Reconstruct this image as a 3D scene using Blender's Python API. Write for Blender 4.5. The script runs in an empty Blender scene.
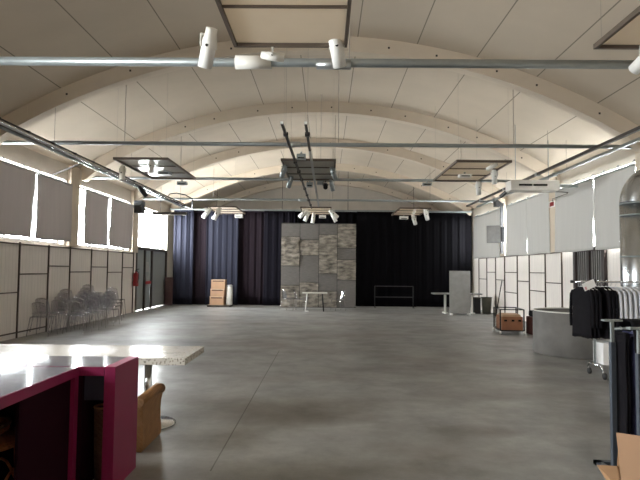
import bpy, bmesh, math, random
from mathutils import Vector, Matrix
random.seed(7)
S = bpy.context.scene
COL = S.collection
PI = math.pi

# ------------------------------------------------------------------ helpers
class MB:
    """collects shapes, then links them as ONE mesh object"""
    def __init__(self): self.v = []; self.f = []; self.sm = []
    def add(self, vs, fs, smooth=False):
        n = len(self.v); self.v += [tuple(p) for p in vs]
        for f in fs: self.f.append(tuple(i + n for i in f)); self.sm.append(smooth)
        return self
    def box(self, x0, x1, y0, y1, z0, z1, M=None):
        vs = [Vector(p) for p in ((x0,y0,z0),(x1,y0,z0),(x1,y1,z0),(x0,y1,z0),(x0,y0,z1),(x1,y0,z1),(x1,y1,z1),(x0,y1,z1))]
        if M is not None: vs = [M @ p for p in vs]
        return self.add(vs, [(0,3,2,1),(4,5,6,7),(0,1,5,4),(1,2,6,5),(2,3,7,6),(3,0,4,7)])
    def bar(self, a, b, w, h=None, up=(0,0,1)):
        h = h or w; a = Vector(a); b = Vector(b); d = (b-a).normalized(); u = Vector(up)
        if abs(d.dot(u)) > .98: u = Vector((0,1,0))
        s = d.cross(u).normalized(); u = s.cross(d)
        vs = []
        for p in (a, b):
            for i, j in ((-1,-1),(1,-1),(1,1),(-1,1)): vs.append(p + s*(i*w/2) + u*(j*h/2))
        return self.add(vs, [(0,1,2,3),(4,7,6,5),(0,4,5,1),(1,5,6,2),(2,6,7,3),(3,7,4,0)])
    def tube(self, pts, r, seg=10, cap=True, closed=False):
        pts = [Vector(p) for p in pts]; n = len(pts)
        rs = r if isinstance(r, (list, tuple)) else [r]*n
        vs = []; pu = None
        for i, p in enumerate(pts):
            if closed: d = pts[(i+1) % n] - pts[i-1]
            else: d = pts[min(i+1, n-1)] - pts[max(i-1, 0)]
            d.normalize()
            if pu is None:
                u = Vector((0,0,1)) if abs(d.z) < .9 else Vector((0,1,0))
            else: u = pu
            s = d.cross(u).normalized(); u = s.cross(d).normalized(); pu = u
            for k in range(seg):
                a = 2*PI*k/seg; vs.append(p + (s*math.cos(a) + u*math.sin(a))*rs[i])
        fs = []
        for i in range(n if closed else n-1):
            j = (i+1) % n
            for k in range(seg):
                m = (k+1) % seg; fs.append((i*seg+k, i*seg+m, j*seg+m, j*seg+k))
        self.add(vs, fs, True)
        if cap and not closed:
            self.add(vs[:seg], [tuple(range(seg))[::-1]]); self.add(vs[-seg:], [tuple(range(seg))])
        return self
    def lathe(self, prof, c=(0,0,0), seg=32, M=None, smooth=True):
        """prof: list of (r, z)"""
        vs = []
        for r, z in prof:
            for k in range(seg):
                a = 2*PI*k/seg; p = Vector((c[0]+r*math.cos(a), c[1]+r*math.sin(a), c[2]+z))
                vs.append(M @ p if M is not None else p)
        fs = []
        for i in range(len(prof)-1):
            for k in range(seg):
                m = (k+1) % seg; fs.append((i*seg+k, i*seg+m, (i+1)*seg+m, (i+1)*seg+k))
        self.add(vs, fs, smooth)
        self.add(vs[:seg], [tuple(range(seg))[::-1]]); self.add(vs[-seg:], [tuple(range(seg))])
        return self
    def prism(self, poly, a, b, axis='x'):
        """poly extruded from a to b along axis; poly in the two other axes in order"""
        def P(q, t):
            if axis == 'x': return (t, q[0], q[1])
            if axis == 'y': return (q[0], t, q[1])
            return (q[0], q[1], t)
        n = len(poly)
        vs = [P(q, a) for q in poly] + [P(q, b) for q in poly]
        fs = [tuple(range(n))[::-1], tuple(range(n, 2*n))]
        for i in range(n):
            j = (i+1) % n; fs.append((i, j, n+j, n+i))
        return self.add(vs, fs)
    def grid(self, fn, nu, nv, smooth=True):
        vs = [fn(i/nu, j/nv) for i in range(nu+1) for j in range(nv+1)]
        fs = [(i*(nv+1)+j, (i+1)*(nv+1)+j, (i+1)*(nv+1)+j+1, i*(nv+1)+j+1) for i in range(nu) for j in range(nv)]
        return self.add(vs, fs, smooth)
    def build(self, name, m, parent=None, bevel=0, solid=0, loc=None, subsurf=0):
        me = bpy.data.meshes.new(name); me.from_pydata(self.v, [], self.f); me.update()
        for i, p in enumerate(me.polygons): p.use_smooth = self.sm[i]
        bm = bmesh.new(); bm.from_mesh(me); bmesh.ops.remove_doubles(bm, verts=bm.verts, dist=1e-6)
        bmesh.ops.recalc_face_normals(bm, faces=bm.faces); bm.to_mesh(me); bm.free()
        me.materials.append(m)
        o = bpy.data.objects.new(name, me); COL.objects.link(o)
        if parent: o.parent = parent
        if loc: o.location = loc
        if solid:
            d = o.modifiers.new('thickness', 'SOLIDIFY'); d.thickness = solid; d.offset = 0
        if bevel:
            d = o.modifiers.new('bevel', 'BEVEL'); d.width = bevel; d.segments = 2; d.limit_method = 'ANGLE'; d.angle_limit = .6
        return o

def tag(o, label, cat, group=None, kind=None):
    o['label'] = label; o['category'] = cat
    if group: o['group'] = group
    if kind: o['kind'] = kind
    return o
def thing(name, label, cat, loc=(0,0,0), rz=0, group=None):
    o = bpy.data.objects.new(name, None); COL.objects.link(o); o.empty_display_size = .1
    o.location = loc; o.rotation_euler = (0,0,rz)
    return tag(o, label, cat, group)
def struct(o):
    o['kind'] = 'structure'; return o
def dup(root, label=None, loc=None, rot=None):
    r = root.copy(); COL.objects.link(r)
    if loc is not None: r.location = loc
    if rot is not None: r.rotation_euler = rot
    if label: r['label'] = label
    for ch in list(root.children):
        c = ch.copy(); COL.objects.link(c); c.parent = r
        for g in list(ch.children):
            d = g.copy(); COL.objects.link(d); d.parent = c
    return r

# ------------------------------------------------------------------ materials
def srgb(r, g, b):
    f = lambda c: (c/255/12.92) if c/255 <= .04045 else ((c/255+.055)/1.055)**2.4
    return (f(r), f(g), f(b), 1)
def mat(name, col, rough=.6, metal=0, var=.12, scale=6, bump=0, bscale=40, spec=.5, stretch=None):
    m = bpy.data.materials.new(name); m.use_nodes = True
    nt = m.node_tree; N = nt.nodes; L = nt.links; b = N['Principled BSDF']
    b.inputs['Roughness'].default_value = rough; b.inputs['Metallic'].default_value = metal
    b.inputs['Specular IOR Level'].default_value = spec
    tc = N.new('ShaderNodeTexCoord'); mp = N.new('ShaderNodeMapping')
    L.new(tc.outputs['Object'], mp.inputs['Vector'])
    if stretch: mp.inputs['Scale'].default_value = stretch
    no = N.new('ShaderNodeTexNoise'); no.inputs['Scale'].default_value = scale; no.inputs['Detail'].default_value = 5
    L.new(mp.outputs['Vector'], no.inputs['Vector'])
    cr = N.new('ShaderNodeValToRGB'); cr.color_ramp.elements[0].position = .3; cr.color_ramp.elements[1].position = .7
    c = col
    cr.color_ramp.elements[0].color = (c[0]*(1-var), c[1]*(1-var), c[2]*(1-var), 1)
    cr.color_ramp.elements[1].color = (min(1, c[0]*(1+var)), min(1, c[1]*(1+var)), min(1, c[2]*(1+var)), 1)
    L.new(no.outputs['Fac'], cr.inputs['Fac']); L.new(cr.outputs['Color'], b.inputs['Base Color'])
    if bump:
        n2 = N.new('ShaderNodeTexNoise'); n2.inputs['Scale'].default_value = bscale; n2.inputs['Detail'].default_value = 4
        L.new(mp.outputs['Vector'], n2.inputs['Vector'])
        bp = N.new('ShaderNodeBump'); bp.inputs['Strength'].default_value = bump; bp.inputs['Distance'].default_value = .02
        L.new(n2.outputs['Fac'], bp.inputs['Height']); L.new(bp.outputs['Normal'], b.inputs['Normal'])
    return m
def nodes(m): return m.node_tree.nodes, m.node_tree.links, m.node_tree.nodes['Principled BSDF']
def stripe_lines(m, axis, period, width, dark=.4, offset=0.0, bumpy=False):
    """thin seam lines every `period` along an axis, in object space"""
    N, L, b = nodes(m)
    tc = N.new('ShaderNodeTexCoord'); sp = N.new('ShaderNodeSeparateXYZ'); L.new(tc.outputs['Object'], sp.inputs[0])
    a = N.new('ShaderNodeMath'); a.operation = 'ADD'; a.inputs[1].default_value = offset + 100*period
    L.new(sp.outputs[axis], a.inputs[0])
    d = N.new('ShaderNodeMath'); d.operation = 'DIVIDE'; d.inputs[1].default_value = period; L.new(a.outputs[0], d.inputs[0])
    fr = N.new('ShaderNodeMath'); fr.operation = 'FRACT'; L.new(d.outputs[0], fr.inputs[0])
    lt = N.new('ShaderNodeMath'); lt.operation = 'LESS_THAN'; lt.inputs[1].default_value = width/period; L.new(fr.outputs[0], lt.inputs[0])
    mx = N.new('ShaderNodeMix'); mx.data_type = 'RGBA'; mx.blend_type = 'MULTIPLY'
    src = b.inputs['Base Color'].links[0].from_socket
    L.new(lt.outputs[0], mx.inputs['Factor']); L.new(src, mx.inputs[6]); mx.inputs[7].default_value = (dark, dark, dark, 1)
    L.new(mx.outputs[2], b.inputs['Base Color'])
    return m
def sheet(name, col, trans, rough=.8, var=.05, stretch=(1,1,1)):
    """cloth that lets some daylight through"""
    m = mat(name, col, rough, var=var, scale=3, stretch=stretch); N, L, b = nodes(m)
    t = N.new('ShaderNodeBsdfTranslucent'); t.inputs['Color'].default_value = (col[0], col[1], col[2], 1)
    mx = N.new('ShaderNodeMixShader'); mx.inputs[0].default_value = trans
    out = N['Material Output']
    L.new(b.outputs[0], mx.inputs[1]); L.new(t.outputs[0], mx.inputs[2]); L.new(mx.outputs[0], out.inputs[0])
    return m
def clear(name, tint, gloss=.12, rough=.05, edge=.5):
    """thin clear plastic or window glass"""
    m = bpy.data.materials.new(name); m.use_nodes = True; N = m.node_tree.nodes; L = m.node_tree.links
    N.remove(N['Principled BSDF']); out = N['Material Output']
    t = N.new('ShaderNodeBsdfTransparent'); t.inputs[0].default_value = tint
    g = N.new('ShaderNodeBsdfGlossy'); g.inputs['Roughness'].default_value = rough
    lw = N.new('ShaderNodeLayerWeight'); lw.inputs['Blend'].default_value = edge
    ma = N.new('ShaderNodeMath'); ma.operation = 'MULTIPLY_ADD'; ma.inputs[1].default_value = .5; ma.inputs[2].default_value = gloss
    ma.use_clamp = True
    L.new(lw.outputs['Fresnel'], ma.inputs[0])
    mx = N.new('ShaderNodeMixShader'); L.new(ma.outputs[0], mx.inputs[0])
    L.new(t.outputs[0], mx.inputs[1]); L.new(g.outputs[0], mx.inputs[2]); L.new(mx.outputs[0], out.inputs[0])
    return m

M = {}
M['ceiling'] = stripe_lines(mat('ceiling_plaster', srgb(196,182,163), .85, var=.04, scale=1.2), 0, 1.24, .022, .42, .62)
M['rib'] = mat('rib_plaster', srgb(202,188,169), .8, var=.04, scale=2)
M['wall'] = mat('wall_plaster', srgb(206,198,186), .85, var=.05, scale=2)
M['board'] = stripe_lines(mat('ribbed_wall_boards', srgb(226,219,212), .7, var=.05, scale=3, stretch=(1,6,.6)), 1, .145, .014, .84)
M['reveal'] = mat('window_reveal', srgb(225,220,212), .8, var=.03)
M['steel'] = mat('grey_painted_steel', srgb(150,156,156), .38, .55, var=.06)
M['galv'] = mat('galvanised_tube', srgb(170,174,174), .3, .8, var=.08, scale=12)
M['darksteel'] = mat('dark_steel', srgb(60,54,50), .5, .4, var=.1)
M['gridsteel'] = mat('brown_steel', srgb(84,72,64), .6, .2, var=.1)
M['blackmetal'] = mat('black_metal', srgb(22,21,22), .45, .2)
M['white'] = mat('white_paint', srgb(228,226,220), .4, var=.03)
M['offwhite'] = mat('off_white_plastic', srgb(216,212,204), .45, var=.04)
M['chrome'] = mat('chrome', srgb(222,224,226), .2, 1, var=.03)
M['duct'] = mat('galvanised_duct', srgb(196,200,204), .24, 1, var=.08, scale=3)

M['panel'] = sheet('panel_sheet', srgb(250,243,232), .7, .4)
M['panelframe'] = mat('panel_frame', srgb(92,80,70), .5, .2, var=.08)
M['wire'] = mat('thin_grey_wire', srgb(160,150,138), .6, .0)
M['lens'] = mat('dark_lens', srgb(30,28,28), .2)
M['door'] = stripe_lines(mat('grey_door', srgb(136,142,142), .5, .1, var=.05, scale=2), 1, .16, .016, .75)
M['doorframe'] = mat('door_frame', srgb(110,112,110), .5, .2)
M['red'] = mat('red_paint', srgb(142,24,28), .4)
M['blind_l'] = sheet('grey_blackout_cloth', srgb(178,171,168), .07, var=.04, stretch=(1,2,.2))
M['blind_r'] = sheet('pale_grey_blind_cloth', srgb(190,188,183), .012, var=.03, stretch=(1,2,.2))
M['navy'] = mat('navy_curtain', srgb(35,36,46), .75, spec=.08, var=.12, stretch=(3,1,.2))
M['plum'] = mat('plum_curtain', srgb(30,23,28), .85, spec=.08, var=.12, stretch=(3,1,.2))
M['black'] = mat('black_curtain', srgb(9,8,11), .9, spec=.08, var=.15, stretch=(3,1,.2))
M['stone_smooth'] = mat('brushed_grey_panel', srgb(104,100,96), .55, .1, var=.2, scale=8, bump=.3, stretch=(.6,1,6))
M['stone_rough'] = mat('split_stone_panel', srgb(140,133,123), .42, .3, var=.68, scale=3.2, bump=1.0, bscale=12, stretch=(1,1,2.4))
M['stone_frame'] = mat('panel_backing', srgb(52,49,46), .7)
M['concrete'] = mat('grey_concrete', srgb(104,101,97), .7, var=.22, scale=2.5, bump=.15)
M['greyboard'] = mat('grey_board', srgb(140,138,135), .75, var=.12, scale=5)
M['card'] = mat('cardboard', srgb(178,142,112), .8, var=.06, scale=4)
M['card_dark'] = mat('cardboard_inside', srgb(160,124,90), .85, var=.06, scale=4)
M['cratebrown'] = mat('brown_crate', srgb(140,92,62), .7, var=.1)
M['magenta'] = mat('magenta_laminate', srgb(128,26,70), .45, spec=.35, var=.04)
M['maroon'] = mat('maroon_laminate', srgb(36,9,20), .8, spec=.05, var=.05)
M['laminate'] = mat('pale_grey_laminate', srgb(96,97,106), .10, var=.03)
M['drawer'] = mat('dark_navy_drawer', srgb(34,30,44), .5)
M['plastic'] = clear('clear_polycarbonate', (.955,.943,.962,1), .2, .14, .4)
M['glass'] = clear('window_glass', (.97,.98,.98,1), .02, .02, .2)
M['greyglass'] = mat('frosted_grey_glass', srgb(150,148,146), .35)
M['bag'] = mat('plastic_wrapped_cloth', srgb(206,208,214), .35, var=.10, scale=9, bump=.4, bscale=14, stretch=(1,1,.3))
M['blackcloth'] = mat('black_cloth', srgb(20,18,22), .85, spec=.15, var=.2, scale=10)
M['jeans'] = mat('navy_denim', srgb(50,52,84), .85, var=.15, scale=10)
M['lilac'] = mat('grey_lilac_cloth', srgb(112,110,134), .85, var=.1, scale=10)
M['post'] = mat('blue_grey_steel', srgb(70,76,85), .5, .3)
M['paper'] = mat('white_paper', srgb(240,238,236), .7, var=.02)
M['rubber'] = mat('dark_rubber', srgb(40,38,38), .7)

# wicker: crossed waves
def wicker(name, col):
    m = mat(name, col, .6, var=.15, scale=14); N, L, b = nodes(m)
    tc = N.new('ShaderNodeTexCoord')
    hs = []
    for d, sc in (('Z', 22), ('DIAGONAL', 16)):
        w = N.new('ShaderNodeTexWave'); w.bands_direction = d; w.inputs['Scale'].default_value = sc; w.inputs['Distortion'].default_value = .6
        L.new(tc.outputs['Object'], w.inputs['Vector']); hs.append(w)
    mu = N.new('ShaderNodeMath'); mu.operation = 'MULTIPLY'; L.new(hs[0].outputs['Fac'], mu.inputs[0]); L.new(hs[1].outputs['Fac'], mu.inputs[1])
    bp = N.new('ShaderNodeBump'); bp.inputs['Strength'].default_value = .7; bp.inputs['Distance'].default_value = .01
    L.new(mu.outputs[0], bp.inputs['Height']); L.new(bp.outputs['Normal'], b.inputs['Normal'])
    return m
M['wicker'] = wicker('tan_wicker', srgb(150,108,66))
M['rattan'] = wicker('orange_rattan', srgb(186,110,60))

# terrazzo: pale with small dark specks
def terrazzo():
    m = mat('speckled_terrazzo', srgb(196,190,180), .22, var=.05, scale=10); N, L, b = nodes(m)
    tc = N.new('ShaderNodeTexCoord'); vo = N.new('ShaderNodeTexVoronoi'); vo.inputs['Scale'].default_value = 42
    L.new(tc.outputs['Object'], vo.inputs['Vector'])
    lt = N.new('ShaderNodeMath'); lt.operation = 'LESS_THAN'; lt.inputs[1].default_value = .32; L.new(vo.outputs['Distance'], lt.inputs[0])
    mx = N.new('ShaderNodeMix'); mx.data_type = 'RGBA'; L.new(lt.outputs[0], mx.inputs['Factor'])
    L.new(b.inputs['Base Color'].links[0].from_socket, mx.inputs[6]); mx.inputs[7].default_value = srgb(120,112,104)
    L.new(mx.outputs[2], b.inputs['Base Color']); return m
M['terrazzo'] = terrazzo()

def floor_mat():
    m = bpy.data.materials.new('polished_concrete_floor'); m.use_nodes = True; N, L, b = nodes(m)
    tc = N.new('ShaderNodeTexCoord')
    def noise(sc, det=6, rough=.6, stretch=None):
        n = N.new('ShaderNodeTexNoise'); n.inputs['Scale'].default_value = sc; n.inputs['Detail'].default_value = det; n.inputs['Roughness'].default_value = rough
        if stretch:
            mp = N.new('ShaderNodeMapping'); mp.inputs['Scale'].default_value = stretch; L.new(tc.outputs['Object'], mp.inputs['Vector']); L.new(mp.outputs[0], n.inputs['Vector'])
        else: L.new(tc.outputs['Object'], n.inputs['Vector'])
        return n
    def ramp(src, p0, c0, p1, c1):
        r = N.new('ShaderNodeValToRGB'); r.color_ramp.elements[0].position = p0; r.color_ramp.elements[1].position = p1
        r.color_ramp.elements[0].color = c0; r.color_ramp.elements[1].color = c1; L.new(src, r.inputs['Fac']); return r
    base = ramp(noise(1.3, 10, .7).outputs['Fac'], .3, srgb(96,95,92), .7, srgb(148,147,144))
    # brown stained patches
    n2 = noise(.42, 6, .62, (.8,1.3,1)); st = ramp(n2.outputs['Fac'], .48, (0,0,0,1), .78, (.7,.7,.7,1))
    mx = N.new('ShaderNodeMix'); mx.data_type = 'RGBA'; L.new(st.outputs[0], mx.inputs['Factor']); L.new(base.outputs[0], mx.inputs[6]); mx.inputs[7].default_value = srgb(96,82,72)
    # two darker stains of their own shape
    cur = mx.outputs[2]
    sep = N.new('ShaderNodeSeparateXYZ'); L.new(tc.outputs['Object'], sep.inputs[0])
    def mth(op, a, bb, c=None):
        q = N.new('ShaderNodeMath'); q.operation = op
        for i, x in enumerate((a, bb, c)):
            if x is None: continue
            if isinstance(x, (int, float)): q.inputs[i].default_value = x
            else: L.new(x, q.inputs[i])
        return q.outputs[0]
    wob = noise(2.2, 6, .7).outputs['Fac']
    for cx, cy, rx, ry, k in ((-.30,6.35,.95,.36,.6), (1.6,5.9,.5,.24,.75), (2.2,7.6,.9,.35,.4), (.5,4.7,.8,.25,.4), (3.4,8.6,1.0,.3,.4), (.9,9.5,1.6,.5,.3)):
        dx = mth('DIVIDE', mth('SUBTRACT', sep.outputs[0], cx), rx); dy = mth('DIVIDE', mth('SUBTRACT', sep.outputs[1], cy), ry)
        d2 = mth('ADD', mth('MULTIPLY', dx, dx), mth('MULTIPLY', dy, dy))
        d2 = mth('ADD', d2, mth('MULTIPLY_ADD', wob, 1.6, -.8))
        fac = N.new('ShaderNodeMapRange'); fac.inputs[1].default_value = 1.3; fac.inputs[2].default_value = -.4; fac.inputs[3].default_value = 0; fac.inputs[4].default_value = k
        L.new(d2, fac.inputs[0])
        m2 = N.new('ShaderNodeMix'); m2.data_type = 'RGBA'; L.new(fac.outputs[0], m2.inputs['Factor']); L.new(cur, m2.inputs[6]); m2.inputs[7].default_value = srgb(66,54,46)
        cur = m2.outputs[2]
    # saw-cut joint running up the hall
    j = mth('ABSOLUTE', mth('ADD', sep.outputs[0], .925), 0)
    jw = mth('LESS_THAN', j, .006); jy = mth('GREATER_THAN', sep.outputs[1], 4.66); jy2 = mth('LESS_THAN', sep.outputs[1], 11.5)
    jj = mth('MULTIPLY', mth('MULTIPLY', jw, jy), jy2)
    m3 = N.new('ShaderNodeMix'); m3.data_type = 'RGBA'; L.new(jj, m3.inputs['Factor']); L.new(cur, m3.inputs[6]); m3.inputs[7].default_value = srgb(58,52,48)
    L.new(m3.outputs[2], b.inputs['Base Color'])
    rr = ramp(noise(.9, 5, .55).outputs['Fac'], .3, (.38,.38,.38,1), .72, (.54,.54,.54,1)); L.new(rr.outputs[0], b.inputs['Roughness'])
    bp = N.new('ShaderNodeBump'); bp.inputs['Strength'].default_value = .05; bp.inputs['Distance'].default_value = .02
    L.new(noise(3.5, 3).outputs['Fac'], bp.inputs['Height']); L.new(bp.outputs[0], b.inputs['Normal'])
    b.inputs['Specular IOR Level'].default_value = .62; b.inputs['Coat Weight'].default_value = .12; b.inputs['Coat Roughness'].default_value = .14
    return m
M['floor'] = floor_mat()

# ------------------------------------------------------------------ the hall
XL, XR, Y0, Y1 = -7.2, 6.71, -3.0, 30.4
XC, HW, ZS, RISE = (XL+XR)/2, (XR-XL)/2, 4.5, 2.05
R = (HW*HW + RISE*RISE)/(2*RISE); ZC = ZS + RISE - R
def zarc(x, d=0): return ZC + math.sqrt((R-d)**2 - (x-XC)**2)
T = .3
struct(MB().box(XL-T, XR+T, Y0-T, Y1+T, -.2, 0).build('floor', M['floor']))
c = MB(); n = 56
amax = math.asin((HW+T)/R)
arc = [(XC + R*math.sin(-amax + 2*amax*i/n), ZC + R*math.cos(-amax + 2*amax*i/n)) for i in range(n+1)]
arc2 = [(x, z+.22) for x, z in arc[::-1]]
c.prism(arc + arc2, Y0-T, Y1+T, 'y')
struct(c.build('ceiling', M['ceiling']))

ZB, ZT = 2.28, 4.06          # window band
def opening_list(side):
    if side < 0: return [(.4,1.5),(2.1,5.0),(11.45,15.30),(15.98,20.38),(21.12,25.3)]  # first two openings are out of view, added to let daylight in
    return [(11.95,16.0),(16.65,20.8),(21.4,25.2),(27.6,28.1)]  # last opening is unseen behind the curtains, added to light the vault there
def side_wall(name, x, sgn):
    xo = x + sgn*T; a, b = min(x, xo), max(x, xo)
    w = MB(); ops = opening_list(sgn)
    if sgn < 0:
        w.box(a, b, Y0-T, 21.2, 0, ZB); w.box(a, b, 25.3, Y1+T, 0, ZB); w.box(a, b, 21.2, 25.3, 2.42, 2.46)
    else: w.box(a, b, Y0-T, Y1+T, 0, ZB)
    w.box(a, b, Y0-T, Y1+T, ZT, ZS+.12)
    ys = [Y0-T] + [v for o in ops for v in o] + [Y1+T]
    for i in range(0, len(ys), 2): w.box(a, b, ys[i], ys[i+1], ZB, ZT)
    return struct(w.build(name, M['board'] if 0 else M['wall']))
side_wall('wall_left', XL, -1); side_wall('wall_right', XR, 1)
def end_wall(name, y, t, opening=None):
    a = [(XL-T, 0), (XR+T, 0)] + [(x, z) for x, z in arc[::-1] if 1]
    w = MB()
    if not opening: w.prism(a, y, y+t, 'y')
    else:
        x0, x1, z1 = opening
        w.box(XL-T, x0, y, y+t, 0, ZS); w.box(x1, XR+T, y, y+t, 0, ZS); w.box(x0, x1, y, y+t, z1, ZS)
        w.prism([(XL-T, ZS), (XR+T, ZS)] + arc[::-1], y, y+t, 'y')
    return struct(w.build(name, M['wall']))
end_wall('wall_back', Y1, T); end_wall('wall_front', Y0-T, T)

# pale ribbed boards covering the lower walls, pilasters
for nm, x, s, yr in (('trim_1', XL, 1, (Y0, 21.1)), ('trim_2', XR, -1, (Y0, 25.2))):
    a, b = sorted((x, x + s*.03)); struct(MB().box(a, b, yr[0], yr[1], 0.0, ZB-.06).build(nm, M['board']))
k = 3
for x, s, lst in ((XL, 1, [(15.42,15.98),(20.5,21.12),(10.85,11.45),(6.2,6.8),(1.5,2.1)]), (XR, -1, [(16.0,16.65),(20.8,21.4),(11.3,11.95),(6.5,7.1),(1.7,2.4)])):
    for y0, y1 in lst:
        a, b = sorted((x, x + s*.10)); struct(MB().box(a, b, y0, y1, ZB-.05, ZS).build('trim_%d' % k, M['rib'], bevel=.01)); k += 1
# concrete arch ribs under the vault, with small bolt heads
RIBS = [2.4, 7.0, 11.6, 16.2, 20.8, 25.55, 29.9]
DEP = .32
for y in RIBS:
    m = MB(); nn = 48; am = math.asin(HW/R)*.998
    o = [(XC + R*math.sin(-am + 2*am*i/nn), ZC + (R+.02)*math.cos(-am + 2*am*i/nn)) for i in range(nn+1)]
    i_ = [(XC + (R-DEP)*math.sin(-am*.985 + 2*am*.985*i/nn), ZC + (R-DEP)*math.cos(-am*.985 + 2*am*.985*i/nn)) for i in range(nn+1)]
    vs = []; fs = []
    for q in range(nn+1):
        for (px, pz) in (o[q], i_[q]):
            for yy in (y-.13, y+.13): vs.append((px, yy, pz))
    for q in range(nn):
        A = q*4; B = A+4
        fs += [(A,B,B+2,A+2), (A+1,A+3,B+3,B+1), (A+2,B+2,B+3,A+3), (A,A+1,B+1,B)]
    fs += [(0,2,3,1), (nn*4, nn*4+1, nn*4+3, nn*4+2)]
    m.add(vs, fs)
    # solid haunch where the rib meets the wall
    for s, xw in ((1, XL), (-1, XR)):
        m.prism([(xw+s*.1, ZS-.32), (xw+s*.18, ZS-.32), (xw+s*.95, zarc(xw+s*.95)-.28), (xw+s*.95, zarc(xw+s*.95)), (xw+s*.1, ZS+.1)], y-.137, y+.137, 'y')
    rb = struct(m.build('trim_%d' % k, M['rib'])); k += 1
    bo = MB()
    for q in range(-5, 6):
        a = q*.088 + .03 + .02*math.sin(q*3)
        px, pz = XC + (R-.17)*math.sin(a), ZC + (R-.17)*math.cos(a)
        bo.box(px-.02, px+.02, y-.137, y-.125, pz-.02, pz+.02)
    bo.build('bolt', M['darksteel'], rb)

# windows: steel frame + pane, also in the added unseen openings
wn = 1
for s, x in ((-1, XL), (1, XR)):
    for (y0, y1) in opening_list(s):
        zb = ZB if not (s < 0 and 21 < y0 < 25) else 2.46
        fx = x + s*.2; f = MB(); w = .05
        f.box(fx-.03, fx+.03, y0, y1, zb, zb+w); f.box(fx-.03, fx+.03, y0, y1, ZT-w, ZT)
        nd = 3
        for q in range(nd+1):
            yy = y0 + (y1-y0)*q/nd; yy = min(max(yy, y0+w/2), y1-w/2)
            if q in (1, 2) and 21 < y0 < 25 and s < 0: continue
            f.box(fx-.03, fx+.03, yy-w/2, yy+w/2, zb+w, ZT-w)
        fo = struct(f.build('window_%d' % wn, M['doorframe'])); wn += 1
        MB().box(fx-.004, fx+.004, y0+.02, y1-.02, zb+.02, ZT-.02).build('pane', M['glass'], fo)
# grey double door, far left
d = MB(); d.box(-7.3, -7.24, 21.3, 22.25, .02, 2.4).box(-7.3, -7.24, 23.2, 25.25, .02, 2.4)
dr = struct(d.build('door_1', M['door']))
dl = MB().box(-7.3, -7.26, 22.3, 23.15, .02, 2.4).build('door_leaf', M['door'], dr)
g = MB()
for yy in (22.27, 23.17): g.box(-7.25, -7.17, yy-.05, yy+.05, 0, 2.42)
g.box(-7.25, -7.17, 21.2, 25.3, 2.36, 2.44); g.box(-7.3, -7.17, 21.2, 21.3, 0, 2.42); g.box(-7.3, -7.17, 25.2, 25.3, 0, 2.42)
g.build('door_frame', M['darksteel'], dr)
MB().box(-7.26, -7.19, 22.34, 23.1, 1.0, 1.12).build('push_bar', M['red'], dl, bevel=.01)
MB().box(-7.26, -7.25, 22.45, 22.95, 1.5, 1.9).build('glazing', M['greyglass'], dl)

# dark barred door in the right wall
d = MB(); y0, y1 = 13.42, 14.95; x = XR-.03
for yy in (y0, (y0+y1)/2, y1): d.box(x-.08, x, yy-.07, yy+.07, 0, 2.3)
d.box(x-.08, x, y0, y1, 2.18, 2.3); d.box(x-.08, x, y0, y1, 0, .1); d.box(x-.07, x, y0, y1, 1.1, 1.16)
d2 = struct(d.build('door_2', mat('dark_brown_door', srgb(44,32,30), .5)))
MB().box(x-.03, x, y0+.05, y1-.05, .08, 2.2).build('pane', M['greyglass'], d2)
bb = MB()
for q in range(13):
    yy = y0+.1 + (y1-y0-.2)*q/12; bb.box(x-.055, x-.04, yy-.011, yy+.011, .08, 2.2)
bb.build('security_bars', M['darksteel'], d2)

# ------------------------------------------------------------------ blinds
def blind(x, y0, y1, z0, z1, material, label, seed, wob=.05, grp=None):
    rnd = random.Random(seed); ph = [rnd.uniform(0, 6) for _ in range(6)]
    def fn(u, v):
        z = z0 + (z1-z0)*v
        e0 = y0 + wob*(math.sin(v*5.5+ph[0])*.6 + .4*math.sin(v*13+ph[1])); e1 = y1 + wob*(math.sin(v*5+ph[2])*.6 + .4*math.sin(v*12+ph[3]))
        y = e0 + (e1-e0)*u
        return (x + .012*math.sin(u*9+ph[4]) + .012*math.sin(v*4+ph[5]), y, z + .012*math.sin(u*5+ph[1])*(1-v))
    t = thing('window_blind', label, 'blind', (0,0,0), 0, grp)
    MB().grid(fn, 20, 24).build('cloth', material, t, solid=.004)
    s = 1 if x < 0 else -1
    r = MB(); r.bar((x, y0+.02, z1+.0), (x, y1-.02, z1+.0), .03, .03)
    for yy in (y0+.25, (y0+y1)/2, y1-.25): r.bar((x, yy, z1), (x-s*.105, yy, z1+.09), .016); r.bar((x-s*.105, yy, z1+.085), (x-s*.14, yy, ZT+.05), .03)
    r.build('hanging_rail', M['steel'], t)
    return t
zb0, zb1 = 2.35, 3.945
for (y0, y1, w, lab) in ((11.2,13.38,.05,'grey blackout blind at the left edge of the photo, before the first glowing gap'),
                         (13.58,15.44,.025,'grey blackout blind right of the first glowing gap, on the left wall'),
                         (16.33,18.02,.03,'grey blackout blind beside the widest glowing strip on the left wall'),
                         (18.20,20.42,.025,'grey blackout blind on the left wall nearest the grey doors')):
    blind(XL+.12, y0, y1, zb0, zb1, M['blind_l'], lab, int(y0*10), w)
for (y0, y1, w, lab) in ((11.9,13.74,.03,'pale blind on the right wall partly behind the shiny duct'),
                         (13.79,16.05,.03,'pale blind on the right wall left of the narrow bright slit'),
                         (16.5,18.30,.012,'pale blind on the right wall beside the pilaster with the red sign'),
                         (18.33,20.42,.008,'pale blind on the right wall just right of the television bracket'),
                         (21.12,24.95,.01,'pale blind on the right wall between television and black curtain')):
    blind(XR-.14, y0, y1, 2.20, 3.97 if y0 < 16 else 4.03, M['blind_r'], lab, int(y0*10), w)

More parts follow.
